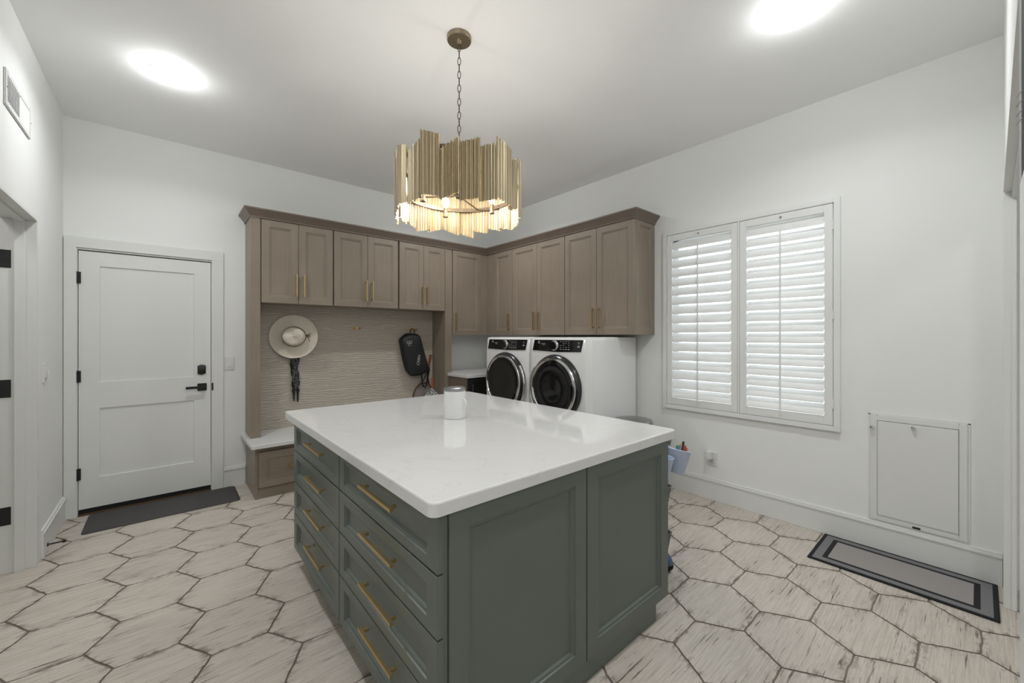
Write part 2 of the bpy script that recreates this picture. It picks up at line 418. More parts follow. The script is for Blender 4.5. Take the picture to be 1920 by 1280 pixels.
# ------------------------------------------------------------------ back door (door_1)
tb = newbm(); fy = YB+.006; BOT = .048
def panel_door(tb, x0, x1, z0, z1, y, panels, th=.042):
    xs = sorted({x0, x1, *[p[0] for p in panels], *[p[1] for p in panels]}); zs = sorted({z0, z1, *[p[2] for p in panels], *[p[3] for p in panels]})
    for a, b in zip(xs, xs[1:]):
        for c, d in zip(zs, zs[1:]):
            inn = [p for p in panels if p[0] <= a and b <= p[1] and p[2] <= c and d <= p[3]]
            if inn:
                f, g, i = y, y+.010, .002
                loft(tb, [[(a,f,c),(b,f,c),(b,f,d),(a,f,d)], [(a+i,g,c+i),(b-i,g,c+i),(b-i,g,d-i),(a+i,g,d-i)]], False, True)
            else: tb.faces.new([tb.verts.new(p) for p in ((a,y,c),(b,y,c),(b,y,d),(a,y,d))])
    bmesh.ops.remove_doubles(tb, verts=tb.verts[:], dist=1e-5)
    box(tb, x0, x1, y+.011, y+th, z0, z1)
    for s in ((x0, x0), (x1, x1)):
        tb.faces.new([tb.verts.new(p) for p in ((s[0],y,z0),(s[0],y+.011,z0),(s[0],y+.011,z1),(s[0],y,z1))])
    for z in (z0, z1): tb.faces.new([tb.verts.new(p) for p in ((x0,y,z),(x1,y,z),(x1,y+.011,z),(x0,y+.011,z))])
panel_door(tb, DX0+.003, DX1-.003, BOT, DZ1-.008, fy, [(-.397, .182, 1.022, 1.928), (-.397, .182, .278, .818)])
d1 = struct('door_1', tb, 'door')
tb = newbm(); box(tb, DX0+.002, DX1-.002, fy+.008, fy+.05, .010, BOT, .001); obj('door_sweep', tb, 'rubber', d1)
for z in (1.829, 1.071, .321):
    tb = newbm(); cyl(tb, (DX0-.004, YB-.006, z-.045), (DX0-.004, YB-.006, z+.045), .0085, seg=12); box(tb, DX0-.012, DX0+.016, YB-.003, YB+.006, z-.044, z+.044); obj('hinge', tb, 'black', d1)
tb = newbm()   # deadbolt: shaped plate and round turn
pl = [(-.029,-.036),(-.02,-.036),(0,-.045),(.02,-.036),(.029,-.036),(.029,.036),(.02,.038),(.012,.045),(-.012,.045),(-.02,.038),(-.029,.036)]
loft(tb, [[(.236+a, fy, 1.083+b) for a, b in pl], [(.236+a, fy-.010, 1.083+b) for a, b in pl], [(.236+a*.86, fy-.014, 1.083+b*.86) for a, b in pl]])
lathe(tb, (.236, fy-.014, 1.083), [(.022, 0), (.021, .010), (.014, .014), (0, .014)], 24, (0,-1,0)); box(tb, .232, .240, fy-.038, fy-.026, 1.068, 1.098, .002)
obj('deadbolt', tb, 'black', d1)
tb = newbm(); box(tb, .206, .272, fy-.010, fy, .898, .963, .003); cyl(tb, (.240, fy-.010, .932), (.240, fy-.045, .932), .012); box(tb, .125, .252, fy-.056, fy-.042, .921, .943, .002)
obj('door_handle', tb, 'black', d1)
tb = newbm(); box(tb, DX1+.002, DX1+.014, YB-.022, YB-.016, .895, .965, .003); obj('strike_plate', tb, 'black', d1)
tb = newbm(); box(tb, DX0, DX1, YB-.012, YB+.06, 0, .010, .001); obj('threshold', tb, 'threshold', d1)
tb = newbm()
box(tb, XL+.004, DX0-.006, YB-.018, YB, 0, 2.058, .0015); box(tb, DX1+.006, .393, YB-.018, YB, 0, 2.058, .0015); box(tb, XL+.004, .393, YB-.018, YB, 2.058, 2.138, .0015)
box(tb, DX0-.012, DX0-.001, YB-.006, YB+.1, 0, DZ1, .001); box(tb, DX1+.001, DX1+.012, YB-.006, YB+.1, 0, DZ1, .001); box(tb, DX0-.012, DX1+.012, YB-.006, YB+.1, DZ1, DZ1+.012, .001)
struct('trim_2', tb, 'trim')
# side doorway jamb and its open door
tb = newbm()
box(tb, XL-.14, XL+.002, OY1-.018, OY1, 0, OZ-.02, .002); box(tb, XL-.085, XL-.045, OY1-.030, OY1-.018, 0, OZ-.03, .001)
box(tb, XL-.14, XL+.002, OY0, OY0+.018, 0, OZ-.02, .002)
box(tb, XL-.14, XL+.002, OY0, OY1, OZ-.02, OZ, .002); box(tb, XL-.085, XL-.045, OY0+.018, OY1-.018, OZ-.032, OZ-.02, .001)
struct('trim_3', tb, 'trim')
tb = newbm(); box(tb, -1.545, XL-.165, OY1-.006, OY1+.036, .012, OZ-.03, .002)
d2 = struct('door_2', tb, 'door')
for z in (1.83, 1.075, .335):
    tb = newbm(); box(tb, XL-.142, XL-.098, OY1-.021, OY1-.0175, z-.052, z+.052, .001); cyl(tb, (XL-.150, OY1-.020, z-.052), (XL-.150, OY1-.020, z+.052), .008, seg=12); obj('hinge', tb, 'black', d2)

# ------------------------------------------------------------------ window and shutters
tb = newbm()
for a in ((WY0, WY0+.05, WZ0, WZ1), (WY1-.05, WY1, WZ0, WZ1), (WY0, WY1, WZ0, WZ0+.05), (WY0, WY1, WZ1-.05, WZ1), (1.235, 1.285, WZ0, WZ1)): box(tb, XR+.09, XR+.14, *a, .002)
w1 = struct('window_1', tb, 'trim')
tb = newbm(); box(tb, XR+.112, XR+.118, WY0+.03, WY1-.03, WZ0+.03, WZ1-.03); obj('glass', tb, 'glass', w1)
# shutter surround fixed to the wall
tb = newbm()
SY0, SY1, SZ0, SZ1 = .615, 1.902, .725, 2.334
for (a, b, c, d) in ((SY0, SY0+.036, SZ0, SZ1), (SY1-.036, SY1, SZ0, SZ1), (SY0+.036, SY1-.036, SZ0, SZ0+.036), (SY0+.036, SY1-.036, SZ1-.036, SZ1), (1.249, 1.262, SZ0+.036, SZ1-.036)):
    box(tb, XR-.030, XR+.05, a, b, c, d, .003)
struct('trim_4', tb, 'shutter')
def shutter(y0, y1, label, hinge_y):
    z0, z1 = SZ0+.040, SZ1-.040; st = .048; rb, rt = .062, .055
    t_ = thing('plantation_shutter', label, 'shutter', ((XR, (y0+y1)/2, z0)), 'plantation shutters on the window')
    tb = newbm(); xa, xb = XR-.030, XR-.002
    box(tb, xa, xb, y0, y0+st, z0, z1, .003); box(tb, xa, xb, y1-st, y1, z0, z1, .003)
    box(tb, xa, xb, y0+st, y1-st, z0, z0+rb, .003); box(tb, xa, xb, y0+st, y1-st, z1-rt, z1, .003)
    obj('panel_frame', tb, 'shutter', t_)
    n = 17; lo, hi = z0+rb, z1-rt; p = (hi-lo)/n; ang = R(58); W = .0445; xc = (xa+xb)/2+.004
    for k in range(n):
        zc = lo+p*(k+.5); tb = newbm(); rings = []
        for y in (y0+st+.002, y1-st-.002):
            ring = []
            for q in range(14):
                a = 2*math.pi*q/14; l = W*math.cos(a); th = .0052*math.sin(a)*(1.0)
                # +l runs up and out towards the glass
                ring.append((xc+l*math.cos(ang)-th*math.sin(ang), y, zc+l*math.sin(ang)+th*math.cos(ang)))
            rings.append(ring)
        loft(tb, rings); obj('louver', tb, 'shutter', t_)
    ym = y0+(y1-y0)*.52; tb = newbm(); xt = xc-W*math.cos(ang)-.010
    box(tb, xt-.006, xt+.006, ym-.0055, ym+.0055, lo-.028, hi-.055, .002); obj('tilt_rod', tb, 'shutter', t_)
    tb = newbm(); cyl(tb, (xa, ym, z1-rt*.5), (xa-.010, ym, z1-rt*.5), .007, seg=12); obj('knob', tb, 'steel', t_)
    for z in (z0+.15, (z0+z1)/2, z1-.15):
        tb = newbm(); cyl(tb, (xa-.003, hinge_y, z-.032), (xa-.003, hinge_y, z+.032), .005, seg=10); obj('hinge', tb, 'shutter', t_)
    return t_
shutter(1.264, SY1-.040, 'white louvered shutter panel on the half of the window nearer the brown cabinets', SY1-.038)
shutter(SY0+.040, 1.247, 'white louvered shutter panel on the half of the window above the wall hatch', SY0+.038)

# ------------------------------------------------------------------ island
ix0, ix1, iy0, iy1 = .603, 1.877, 1.020, 2.690
isl = thing('kitchen_island', 'sage green island cabinet with eight drawers and brass bar pulls', 'island', ((ix0+ix1)/2, (iy0+iy1)/2, 0))
tb = newbm(); box(tb, ix0, ix1-.002, iy0, iy1, .105, .871); obj('carcass', tb, 'green_in', isl)
tb = newbm(); box(tb, ix0+.055, ix1-.075, iy0+.002, iy1-.05, 0, .105, .001); obj('toe_kick', tb, 'green', isl)
tb = newbm(); box(tb, ix0-.001, ix0+.018, iy0-.012, iy0, .105, .871, .002); obj('corner_stile', tb, 'green', isl)
rows = [(.700, .868), (.514, .694), (.325, .508), (.112, .319)]
hz_n = (.813, .633, .442, .272); hz_f = (.810, .635, .457, .268)
for ci, (ya, yb) in enumerate(((1.004, 1.852), (1.862, 2.688))):
    for ri, (za, zb) in enumerate(rows):
        tb = newbm(); shaker(tb, (ix0-.021, yb, za), (0,-1,0), (0,0,1), (-1,0,0), yb-ya, zb-za, .0205, .060, .010, .034 if ri == 0 else .040)
        d = obj('drawer', tb, 'green', isl, smooth=False)
        tb = newbm(); ym, z = ((1.39, 2.19)[ci], (hz_n, hz_f)[ci][ri])
        pull(tb, (ix0-.029, ym+.145, z), (ix0-.029, ym-.145, z), (-1,0,0), .026, .0058); pull_o = obj('handle', tb, 'brass', d, smooth=False)
        pull_o.location.x += .006
for xa, xb, nm in ((.622, 1.2455, 'end_panel'), (1.2515, 1.878, 'end_panel')):
    tb = newbm(); shaker(tb, (xa, iy0-.020, .104), (1,0,0), (0,0,1), (0,-1,0), xb-xa, .871-.104, .020, .066, .010, .060); obj(nm, tb, 'green', isl, smooth=False)
tb = newbm(); slab(tb, .556, 1.940, .987, 2.820, .872, .914, .028, .006, seg=9)
tag(obj('island_countertop', tb, 'quartz', base=True, smooth=False), 'white quartz worktop lying on the sage green island', 'countertop')

# mug on the island
tb = newbm(); mc = (1.252, 1.958, .9141)
mug = thing('lidded_mug', 'white lidded mug with a small ring handle standing on the island worktop', 'mug', mc)
lathe(tb, mc, [(.0, 0), (.058, 0), (.0615, .004), (.062, .130), (.0615, .155), (.055, .157), (0, .157)], 40); obj('body', tb, 'mug', mug)
tb = newbm(); lathe(tb, mc, [(.055, .157), (.0625, .157), (.0635, .161), (.063, .171), (.058, .174), (0, .174)], 40); obj('lid', tb, 'steel', mug)
tb = newbm(); hd = Vector((.32, -.95, 0)).normalized()
pts = [Vector(mc)+hd*(  .061+.020*math.sin(math.pi*k/8)**.6 if 0 < k < 8 else .0605)+Vector((0,0,.115-.058*k/8)) for k in range(9)]
tube(tb, pts, .0045, 8); obj('handle', tb, 'mug', mug)

# ------------------------------------------------------------------ chandelier
cc = Vector((1.232, 1.882, 0))
ch = thing('chandelier', 'drum chandelier of corrugated brass strips hanging on a chain above the island', 'chandelier', (cc.x, cc.y, ZC))
tb = newbm(); lathe(tb, (cc.x, cc.y, ZC), [(.066, 0), (.067, -.020), (.064, -.0245), (.016, -.0255), (.013, -.032), (.009, -.042), (0, -.042)], 40); obj('canopy', tb, 'antique', ch)
tb = newbm(); z = ZC-.040; k = 0
while z > 2.315:
    pts = []
    for q in range(16):
        a = 2*math.pi*q/16; w_, h_ = .0085*math.cos(a), .0215*math.sin(a)
        dx, dy = (math.cos(R(49)), math.sin(R(49))) if k % 2 else (math.sin(R(49)), -math.cos(R(49)))
        pts.append((cc.x+dx*w_, cc.y+dy*w_, z-.020+h_))
    tube(tb, pts, .0021, 6, True); z -= .0375; k += 1
obj('chain', tb, 'bronze', ch)
zt = z+.0
tb = newbm(); pts = [(cc.x+.022*math.cos(2*math.pi*q/20)*math.sin(R(49)), cc.y-.022*math.cos(2*math.pi*q/20)*math.cos(R(49)), 2.300+.022*math.sin(2*math.pi*q/20)) for q in range(20)]
tube(tb, pts, .003, 8, True); cyl(tb, (cc.x, cc.y, 2.278), (cc.x, cc.y, 2.16), .007); lathe(tb, (cc.x, cc.y, 2.16), [(.007, .02), (.03, .012), (.032, 0), (.02, -.014), (0, -.016)], 24); obj('hub', tb, 'antique', ch)
RR = .318
for zr, nm in ((2.178, 'ring'), (2.285, 'ring')):
    tb = newbm(); lathe(tb, (cc.x, cc.y, zr), [(RR, -.011), (RR+.004, -.011), (RR+.004, .011), (RR, .011), (RR, -.011)], 64)
    for q in range(24):
        a = 2*math.pi*(q+.5)/24; lathe(tb, (cc.x+RR*math.cos(a), cc.y+RR*math.sin(a), zr), [(.004, 0), (.003, .004), (0, .005)], 8, (-math.cos(a), -math.sin(a), 0))
    obj(nm, tb, 'bronze', ch)
for k in range(4):
    a = R(90*k+35); tb = newbm()
    tube(tb, [(cc.x+.02*math.cos(a), cc.y+.02*math.sin(a), 2.158), (cc.x+RR*math.cos(a), cc.y+RR*math.sin(a), 2.176)], .0045, 8); obj('spoke', tb, 'bronze', ch)
NB = 4
BULBS = []
for k in range(NB):
    a = R(90*k+80); p = Vector((cc.x+.206*math.cos(a), cc.y+.206*math.sin(a), 2.092))
    tb = newbm(); lathe(tb, p, [(.0, 0), (.015, 0), (.016, .008), (.011, .012), (.011, .055), (.0, .055)], 16); so = obj('lamp_socket', tb, 'antique', ch)
    tb = newbm(); lathe(tb, p+Vector((0,0,.055)), [(.008, 0), (.012, .010), (.021, .030), (.022, .040), (.017, .054), (.006, .062), (0, .063)], 16); obj('bulb', tb, 'bulb', so)
    BULBS.append(p+Vector((0,0,.09)))
NP = 22; rp = random.Random(11)
for k in range(NP):
    a0 = 2*math.pi*k/NP; hw = math.pi/NP*1.06
    out = .016 if k % 2 else .006
    zb = 2.035+rp.uniform(-.016, .016); ztp = 2.322+rp.uniform(-.022, .022)+(.012 if k % 2 else 0); sl = rp.choice((-1, 1, 1))*rp.uniform(.014, .034)
    tb = newbm(); nseg = 40; rows_ = []
    for i in range(nseg+1):
        f = i/nseg; a = a0+hw*(2*f-1); rad = RR+.006+out+.0055*math.sin(f*2*math.pi*5.5+k)
        q = math.floor(f*7.5)/7.5; zlo = zb+sl*.6*(2*q-1)+.0015*math.sin(f*47); zhi = ztp+sl*(2*q-1)+.0015*math.sin(f*47)
        rows_.append([(cc.x+(rad+t_)*math.cos(a), cc.y+(rad+t_)*math.sin(a), z_) for t_, z_ in ((0, zlo), (.0014, zlo), (.0014, zhi), (0, zhi))])
    loft(tb, rows_); obj('corrugated_strip', tb, 'champagne', ch)

# ------------------------------------------------------------------ recessed lights
lab = {0: 'round recessed ceiling light above the white back door', 1: 'round recessed ceiling light near the top right of the ceiling', 2: 'round recessed ceiling light hidden behind the chandelier strips', 3: 'round recessed ceiling light above the camera on the left'}
for k, (x, y) in enumerate(CANS):
    t_ = thing('recessed_light', lab[k], 'ceiling light', (x, y, ZC), 'recessed ceiling lights')
    tb = newbm(); lathe(tb, (x, y, ZC), [(HR+.016, -.0003), (HR+.0155, -.0012), (HR-.006, -.0025), (HR-.012, -.001), (.055, .030)], 40); obj('trim_ring', tb, 'trim', t_)
    tb = newbm(); lathe(tb, (x, y, ZC), [(.056, .030), (.05, .022), (.03, .015), (0, .012)], 40); obj('lens', tb, 'lens', t_)
    tb = newbm(); lathe(tb, (x, y, ZC), [(HR+.004, .001), (HR+.004, .10), (0, .10)], 32); obj('housing', tb, 'steel', t_)

# ------------------------------------------------------------------ brown built-ins
YU, XU, TU = 4.170, 3.155, .020    # upper door front planes
ZT, ZN, ZL = 2.428, 1.682, 1.394   # door tops, bottoms over the bench niche, bottoms of the tall run
def upper_back(doors, z0, label, sides, pulls, group):
    x0, x1 = doors[0][0], doors[-1][1]
    t_ = thing('wall_cabinet', label, 'cabinet', ((x0+x1)/2, YB-.15, z0), group)
    tb = newbm(); box(tb, sides[0], sides[1], YU+TU, YB-.003, z0+.002, ZT+.03); obj('carcass', tb, 'wood_z', t_)
    for (a, b), px in zip(doors, pulls):
        tb = newbm(); shaker(tb, (a, YU, z0), (1,0,0), (0,0,1), (0,-1,0), b-a, ZT-z0, .019, .060, .008); d = obj('door', tb, 'wood_z', t_, smooth=False)
        tb = newbm(); pull(tb, (px, YU, z0+.065), (px, YU, z0+.275), (0,-1,0), .028, .005); obj('handle', tb, 'brass', d, smooth=False)
    return t_
upper_back([(.642, .9405), (.9435, 1.249)], ZN, 'brown double-door wall cabinet above the hat, farthest left of the run', (.636, 1.253), (.921, .986), 'brown wall cabinets')
upper_back([(1.261, 1.5945), (1.5975, 1.932)], ZN, 'brown double-door wall cabinet above the empty brass hook', (1.257, 1.936), (1.578, 1.642), 'brown wall cabinets')
upper_back([(1.950, 2.247), (2.250, 2.527)], ZN, 'brown double-door wall cabinet above the hanging black bag', (1.944, 2.531), (2.231, 2.289), 'brown wall cabinets')
upper_back([(2.640, 3.063)], ZL, 'tall single-door brown wall cabinet on the back wall beside the inner corner', (2.627, 3.155), (2.676,), 'brown wall cabinets')
def upper_right(doors, z0, label, side, pulls, group, endpanel=False):
    y0, y1 = doors[0][0], doors[-1][1]
    t_ = thing('wall_cabinet', label, 'cabinet', (XR-.15, (y0+y1)/2, z0), group)
    tb = newbm(); box(tb, XU+TU, XR-.003, side[0], side[1], z0+.002, ZT+.03); obj('carcass', tb, 'wood_z', t_)
    for (a, b), py in zip(doors, pulls):
        tb = newbm(); shaker(tb, (XU, b, z0), (0,-1,0), (0,0,1), (-1,0,0), b-a, ZT-z0, .019, .060, .008); d = obj('door', tb, 'wood_z', t_, smooth=False)
        tb = newbm(); pull(tb, (XU, py, z0+.055), (XU, py, z0+.262), (-1,0,0), .028, .005); obj('handle', tb, 'brass', d, smooth=False)
    if endpanel:
        tb = newbm(); shaker(tb, (XU+TU+.002, y0-.002, z0), (1,0,0), (0,0,1), (0,-1,0), XR-.004-XU-TU-.002, ZT-z0+.02, .018, .058, .008); obj('end_panel', tb, 'wood_z', t_, smooth=False)
    return t_
upper_right([(3.671, 4.020)], ZL, 'brown single-door wall cabinet over the washer at the inner corner', (3.669, 4.165), (3.720,), 'brown wall cabinets')
upper_right([(2.829, 3.2385), (3.2415, 3.665)], ZL, 'brown double-door wall cabinet between the corner and the window-side end', (2.827, 3.667), (3.205, 3.276), 'brown wall cabinets')
upper_right([(2.000, 2.4135), (2.4165, 2.823)], ZL, 'brown double-door wall cabinet over the dryer with panelled end beside the window', (2.0175, 2.825), (2.380, 2.450), 'brown wall cabinets', True)
# inner corner filler between the two runs
t_ = thing('corner_filler', 'brown filler strip in the inner corner between the wall cabinets', 'filler', (XU, YU, ZL))
tb = newbm(); box(tb, 3.066, XU+TU-.001, YU+.004, YU+TU-.001, ZL, ZT+.02, .001); obj('strip', tb, 'wood_z', t_)
tb = newbm(); box(tb, XU+.004, XU+TU-.001, 4.023, YU+.004, ZL, ZT+.02, .001); obj('strip', tb, 'wood_z', t_)
# crown moulding
prof = [(.0, 2.430), (.008, 2.430), (.010, 2.442), (.020, 2.455), (.036, 2.476), (.048, 2.490), (.054, 2.496), (.054, 2.508), (.0, 2.508)]
tb = newbm(); stations = []
xe, ye = .560, 1.998
for d, zz in prof: pass
def st(fn): return [fn(d, zz) for d, zz in prof]
rings = [st(lambda d, z_: (xe-d, YB-.002, z_)), st(lambda d, z_: (xe-d, YU-d, z_)), st(lambda d, z_: (XU-d, YU-d, z_)), st(lambda d, z_: (XU-d, ye-d, z_)), st(lambda d, z_: (XR-.002, ye-d, z_))]
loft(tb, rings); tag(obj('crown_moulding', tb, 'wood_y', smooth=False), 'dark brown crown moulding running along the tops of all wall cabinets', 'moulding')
# uprights of the bench niche
ZB = .478
tb = newbm(); box(tb, .560, .634, YU+.002, YB-.002, ZB, 2.429, .0015); tag(obj('side_upright', tb, 'wood_z', base=True), 'brown upright panel at the left end of the bench niche, beside the door', 'cabinet panel', 'bench niche uprights')
tb = newbm(); box(tb, 2.532, 2.622, YU+.002, YB-.002, ZB, 2.429, .0015); tag(obj('side_upright', tb, 'wood_z', base=True), 'brown upright panel at the right end of the bench niche, beside the rackets', 'cabinet panel', 'bench niche uprights')
tb = newbm(); box(tb, .635, 2.531, YB-.014, YB-.002, ZB, ZN+.001); tag(obj('niche_back_panel', tb, 'wavy', base=True), 'taupe wavy-textured panel on the wall behind the bench', 'wall panel')
# bench
yfb = 3.952
bench = thing('bench_cabinet', 'low brown bench base with wide drawers under a white seat top', 'bench', (1.55, 4.2, 0))
tb = newbm(); box(tb, .574, 2.540, yfb+.020, YB-.003, .092, .445); obj('carcass', tb, 'wood_z', bench)
tb = newbm(); box(tb, .566, .584, yfb+.022, YB-.003, 0, .445, .001); obj('side_panel', tb, 'wood_z', bench)
tb = newbm(); box(tb, .584, 2.540, yfb+.030, yfb+.048, 0, .092, .001); obj('toe_kick', tb, 'wood_x', bench)
tb = newbm(); box(tb, .584, 2.540, yfb+.012, yfb+.021, .402, .445); obj('top_rail', tb, 'wood_x', bench)
for a, b in ((.590, 1.232), (1.238, 1.880), (1.886, 2.530)):
    tb = newbm(); shaker(tb, (a, yfb, .098), (1,0,0), (0,0,1), (0,-1,0), b-a, .300, .019, .060, .008); d = obj('drawer', tb, 'wood_x', bench, smooth=False)
    xm = (a+b)/2; tb = newbm(); pull(tb, (xm-.11, yfb, .252), (xm+.11, yfb, .252), (0,-1,0), .028, .005); obj('handle', tb, 'brass', d, smooth=False)
tb = newbm(); slab(tb, .525, 2.545, 3.885, YB-.004, .446, ZB, .004, .004, rr=(.03, .01, .003, .003))
tag(obj('bench_countertop', tb, 'quartz', base=True, smooth=False), 'white quartz seat top lying on the low brown bench', 'bench top')
# corner base cabinet and its counter
bc = thing('base_cabinet', 'brown base cabinet in the corner left of the washer', 'cabinet', (3.0, 4.1, 0))
tb = newbm(); box(tb, 2.590, XR-.003, 3.800, 4.168, .09, .905); box(tb, 2.628, XR-.003, 4.168, YB-.003, .09, .905); obj('carcass', tb, 'wood_y', bc)
tb = newbm(); box(tb, 2.61, XR-.003, 3.84, 4.16, 0, .09); obj('toe_kick', tb, 'wood_x', bc)
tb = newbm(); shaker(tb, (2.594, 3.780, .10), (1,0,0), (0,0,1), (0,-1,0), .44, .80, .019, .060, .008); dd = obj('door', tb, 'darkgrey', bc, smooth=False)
tb = newbm(); pull(tb, (2.64, 3.780, .62), (2.64, 3.780, .83), (0,-1,0), .028, .005); obj('handle', tb, 'steel', dd, smooth=False)
tb = newbm(); slab(tb, 2.562, XR-.003, 3.745, 4.169, .907, .943, .004, .004, rr=(.012, .003, .002, .003)); slab(tb, 2.624, XR-.003, 4.168, YB-.003, .907, .943, .002, .0005)
tag(obj('corner_countertop', tb, 'quartz', base=True, smooth=False), 'small white countertop on the corner cabinet left of the washer', 'countertop')

# ------------------------------------------------------------------ washer and dryer
def laundry(y0, y1, label, cy, kind, handle_left):
    xf, xb, zp, zt = 2.700, 3.465, .36, 1.372
    t_ = thing(kind, label, kind.replace('_', ' '), ((xf+xb)/2, (y0+y1)/2, 0))
    tb = newbm(); rings = []
    # body: side profile in x,z swept over y with soft front edges
    for y, ins in ((y0, .016), (y0+.005, .005), (y0+.018, 0), (y1-.018, 0), (y1-.005, .005), (y1, .016)):
        i = ins
        rings.append([(xf+i, y, zp), (xb, y, zp), (xb, y, zt-i*.3), (xf+.05+i, y, zt-i*.3), (xf+.022+i, y, zt-.006-i*.3), (xf+.012+i, y, zt-.020), (xf+.004+i, y, 1.236), (xf+i, y, 1.215)])
    loft(tb, rings); obj('body', tb, 'appliance', t_)
    tb = newbm(); box(tb, xf+.03, xb-.02, y0+.006, y1-.006, 0.0, zp-.004, .006); box(tb, xf+.008, xf+.03, y0+.008, y1-.008, .03, zp-.008, .006); ped = obj('pedestal', tb, 'appliance', t_)
    tb = newbm(); box(tb, xf-.014, xf+.008, y0+.10, y1-.10, zp-.055, zp-.035, .004); obj('handle', tb, 'chrome', ped)
    tb = newbm()  # side crease lines: shallow raised panel on the free side
    if kind == 'clothes_dryer':
        box(tb, xf+.10, xb-.02, y0-.0015, y0+.004, zp+.03, zt-.030, .001); obj('side_panel', tb, 'appliance', t_)
    else: tb.free()
    # control panel (slanted ends)
    ya, yb = y1-.030, y0+.030
    P = [(ya-.020, 1.346), (yb+.0, 1.346), (yb+.022, 1.243), ((ya+yb)/2, 1.236), (ya+.0, 1.246)]
    tb = newbm(); xp = lambda z_: xf+.0045+(z_-1.236)/(zt-.020-1.236)*.0085-.004
    loft(tb, [[(xp(z_)+.006, y, z_) for y, z_ in P], [(xp(z_), y, z_) for y, z_ in P], [(xp(z_)-.002, y*(1-.006)+.006*(ya+yb)/2, z_*.99+.01*1.292) for y, z_ in P]])
    cp = obj('control_panel', tb, 'blackglass', t_, smooth=False)
    ky, kz = (ya+yb)/2+.02, 1.294
    tb = newbm(); lathe(tb, (xf+.003, ky, kz), [(.050, 0), (.050, .006), (.046, .012), (.038, .014), (.038, .024)], 36, (-1,0,0)); kn = obj('dial_bezel', tb, 'chrome', cp)
    tb = newbm(); lathe(tb, (xf+.003, ky, kz), [(.038, .010), (.037, .026), (.033, .030), (0, .030)], 36, (-1,0,0)); obj('dial', tb, 'blackglass', cp)
    tb = newbm(); rl_ = random.Random(5)
    span = (ky-.055)-(yb+.03)
    def mark(y, z_, w, h):
        x = xp(z_)-.0032; box(tb, x, x+.0012, y-w/2, y+w/2, z_-h/2, z_+h/2)
    for r_ in range(5):
        for c_ in range(4):
            if rl_.random() < .85: mark(ky-.075-c_*.032, 1.330-r_*.0165, .013+rl_.random()*.008, .003)
    for c_ in range(4): mark(ky-.075-c_*.032, 1.262, .018, .005)
    mark(yb+.048, 1.321, .018, .005); mark(yb+.048, 1.287, .026, .009); mark(yb+.048, 1.303, .014, .003)
    mark(ya-.145, 1.310, .050, .004); mark(ya-.15, 1.298, .030, .003); mark(ya-.085, 1.328, .020, .010); mark(ya-.085, 1.314, .034, .003)
    obj('legend', tb, 'legend', cp, smooth=False)
    # door: dark outer ring, chrome bezel, black glass bowl
    cz = .912; rad = .300
    tb = newbm(); lathe(tb, (xf, cy, cz), [(rad, .0), (rad+.002, .018), (rad-.008, .040), (rad-.024, .052)], 72, (-1,0,0)); dr = obj('door', tb, 'darkgrey', t_)
    tb = newbm(); lathe(tb, (xf, cy, cz), [(rad-.024, .050), (rad-.030, .062), (rad-.046, .064), (rad-.054, .054)], 72, (-1,0,0)); obj('door_bezel', tb, 'chrome', dr)
    tb = newbm(); lathe(tb, (xf, cy, cz), [(rad-.053, .055), (rad-.075, .058), (rad-.105, .062), (rad-.11, .060), (.10, .066), (0, .068)], 72, (-1,0,0)); obj('door_glass', tb, 'blackglass', dr)
    s = 1 if handle_left else -1
    tb = newbm(); pts = []
    for k in range(13):
        a = R(-38+76*k/12); pts.append((xf-.030, cy+s*(rad+.012)*math.cos(a), cz-.02+(rad+.012)*math.sin(a)*1.0))
    tube(tb, pts, .012, 10); obj('handle', tb, 'chrome', dr)
    if kind == 'clothes_dryer':
        tb = newbm(); box(tb, xf-.004, xf+.004, y0+.045, y0+.115, .585, .615, .006); obj('badge', tb, 'steel', t_)
    return t_
laundry(2.885, 3.580, 'white front-loading washer with black door, at the corner end of the pair', 3.232, 'washing_machine', False)
laundry(2.180, 2.862, 'white front-loading dryer with black door, nearer the window', 2.520, 'clothes_dryer', True)
# lidded bin beside the dryer
tb = newbm(); bx, by = 3.095, 1.975
bn = thing('waste_bin', 'round dark steel bin with domed lid between the dryer and the window wall', 'bin', (bx, by, 0))
lathe(tb, (bx, by, 0), [(0, 0), (.155, 0), (.160, .01), (.162, .60), (0, .60)], 48); obj('body', tb, 'steel', bn)
tb = newbm(); lathe(tb, (bx, by, 0), [(.163, .600), (.167, .604), (.167, .640), (.160, .652), (.12, .662), (0, .668)], 48); obj('lid', tb, 'steel', bn)

# ------------------------------------------------------------------ things in the bench niche
YP = YB-.014
def hook(x, z, label):
    t_ = thing('coat_hook', label, 'hook', (x, YP, z), 'brass coat hooks behind the bench')
    tb = newbm(); box(tb, x-.042, x+.042, YP-.006, YP+.001, z-.012, z+.012, .002); obj('backplate', tb, 'brass', t_)
    for s in (-1, 1):
        tb = newbm(); tube(tb, [(x+s*.026, YP-.006, z), (x+s*.028, YP-.026, z-.010), (x+s*.030, YP-.040, z-.006), (x+s*.031, YP-.043, z+.012)], .0075, 10); obj('prong', tb, 'brass', t_)
    return t_
hook(1.590, 1.470, 'empty double brass hook on the wavy panel, between hat and bag')
hook(2.262, 1.462, 'double brass hook holding the black bag by its loop')
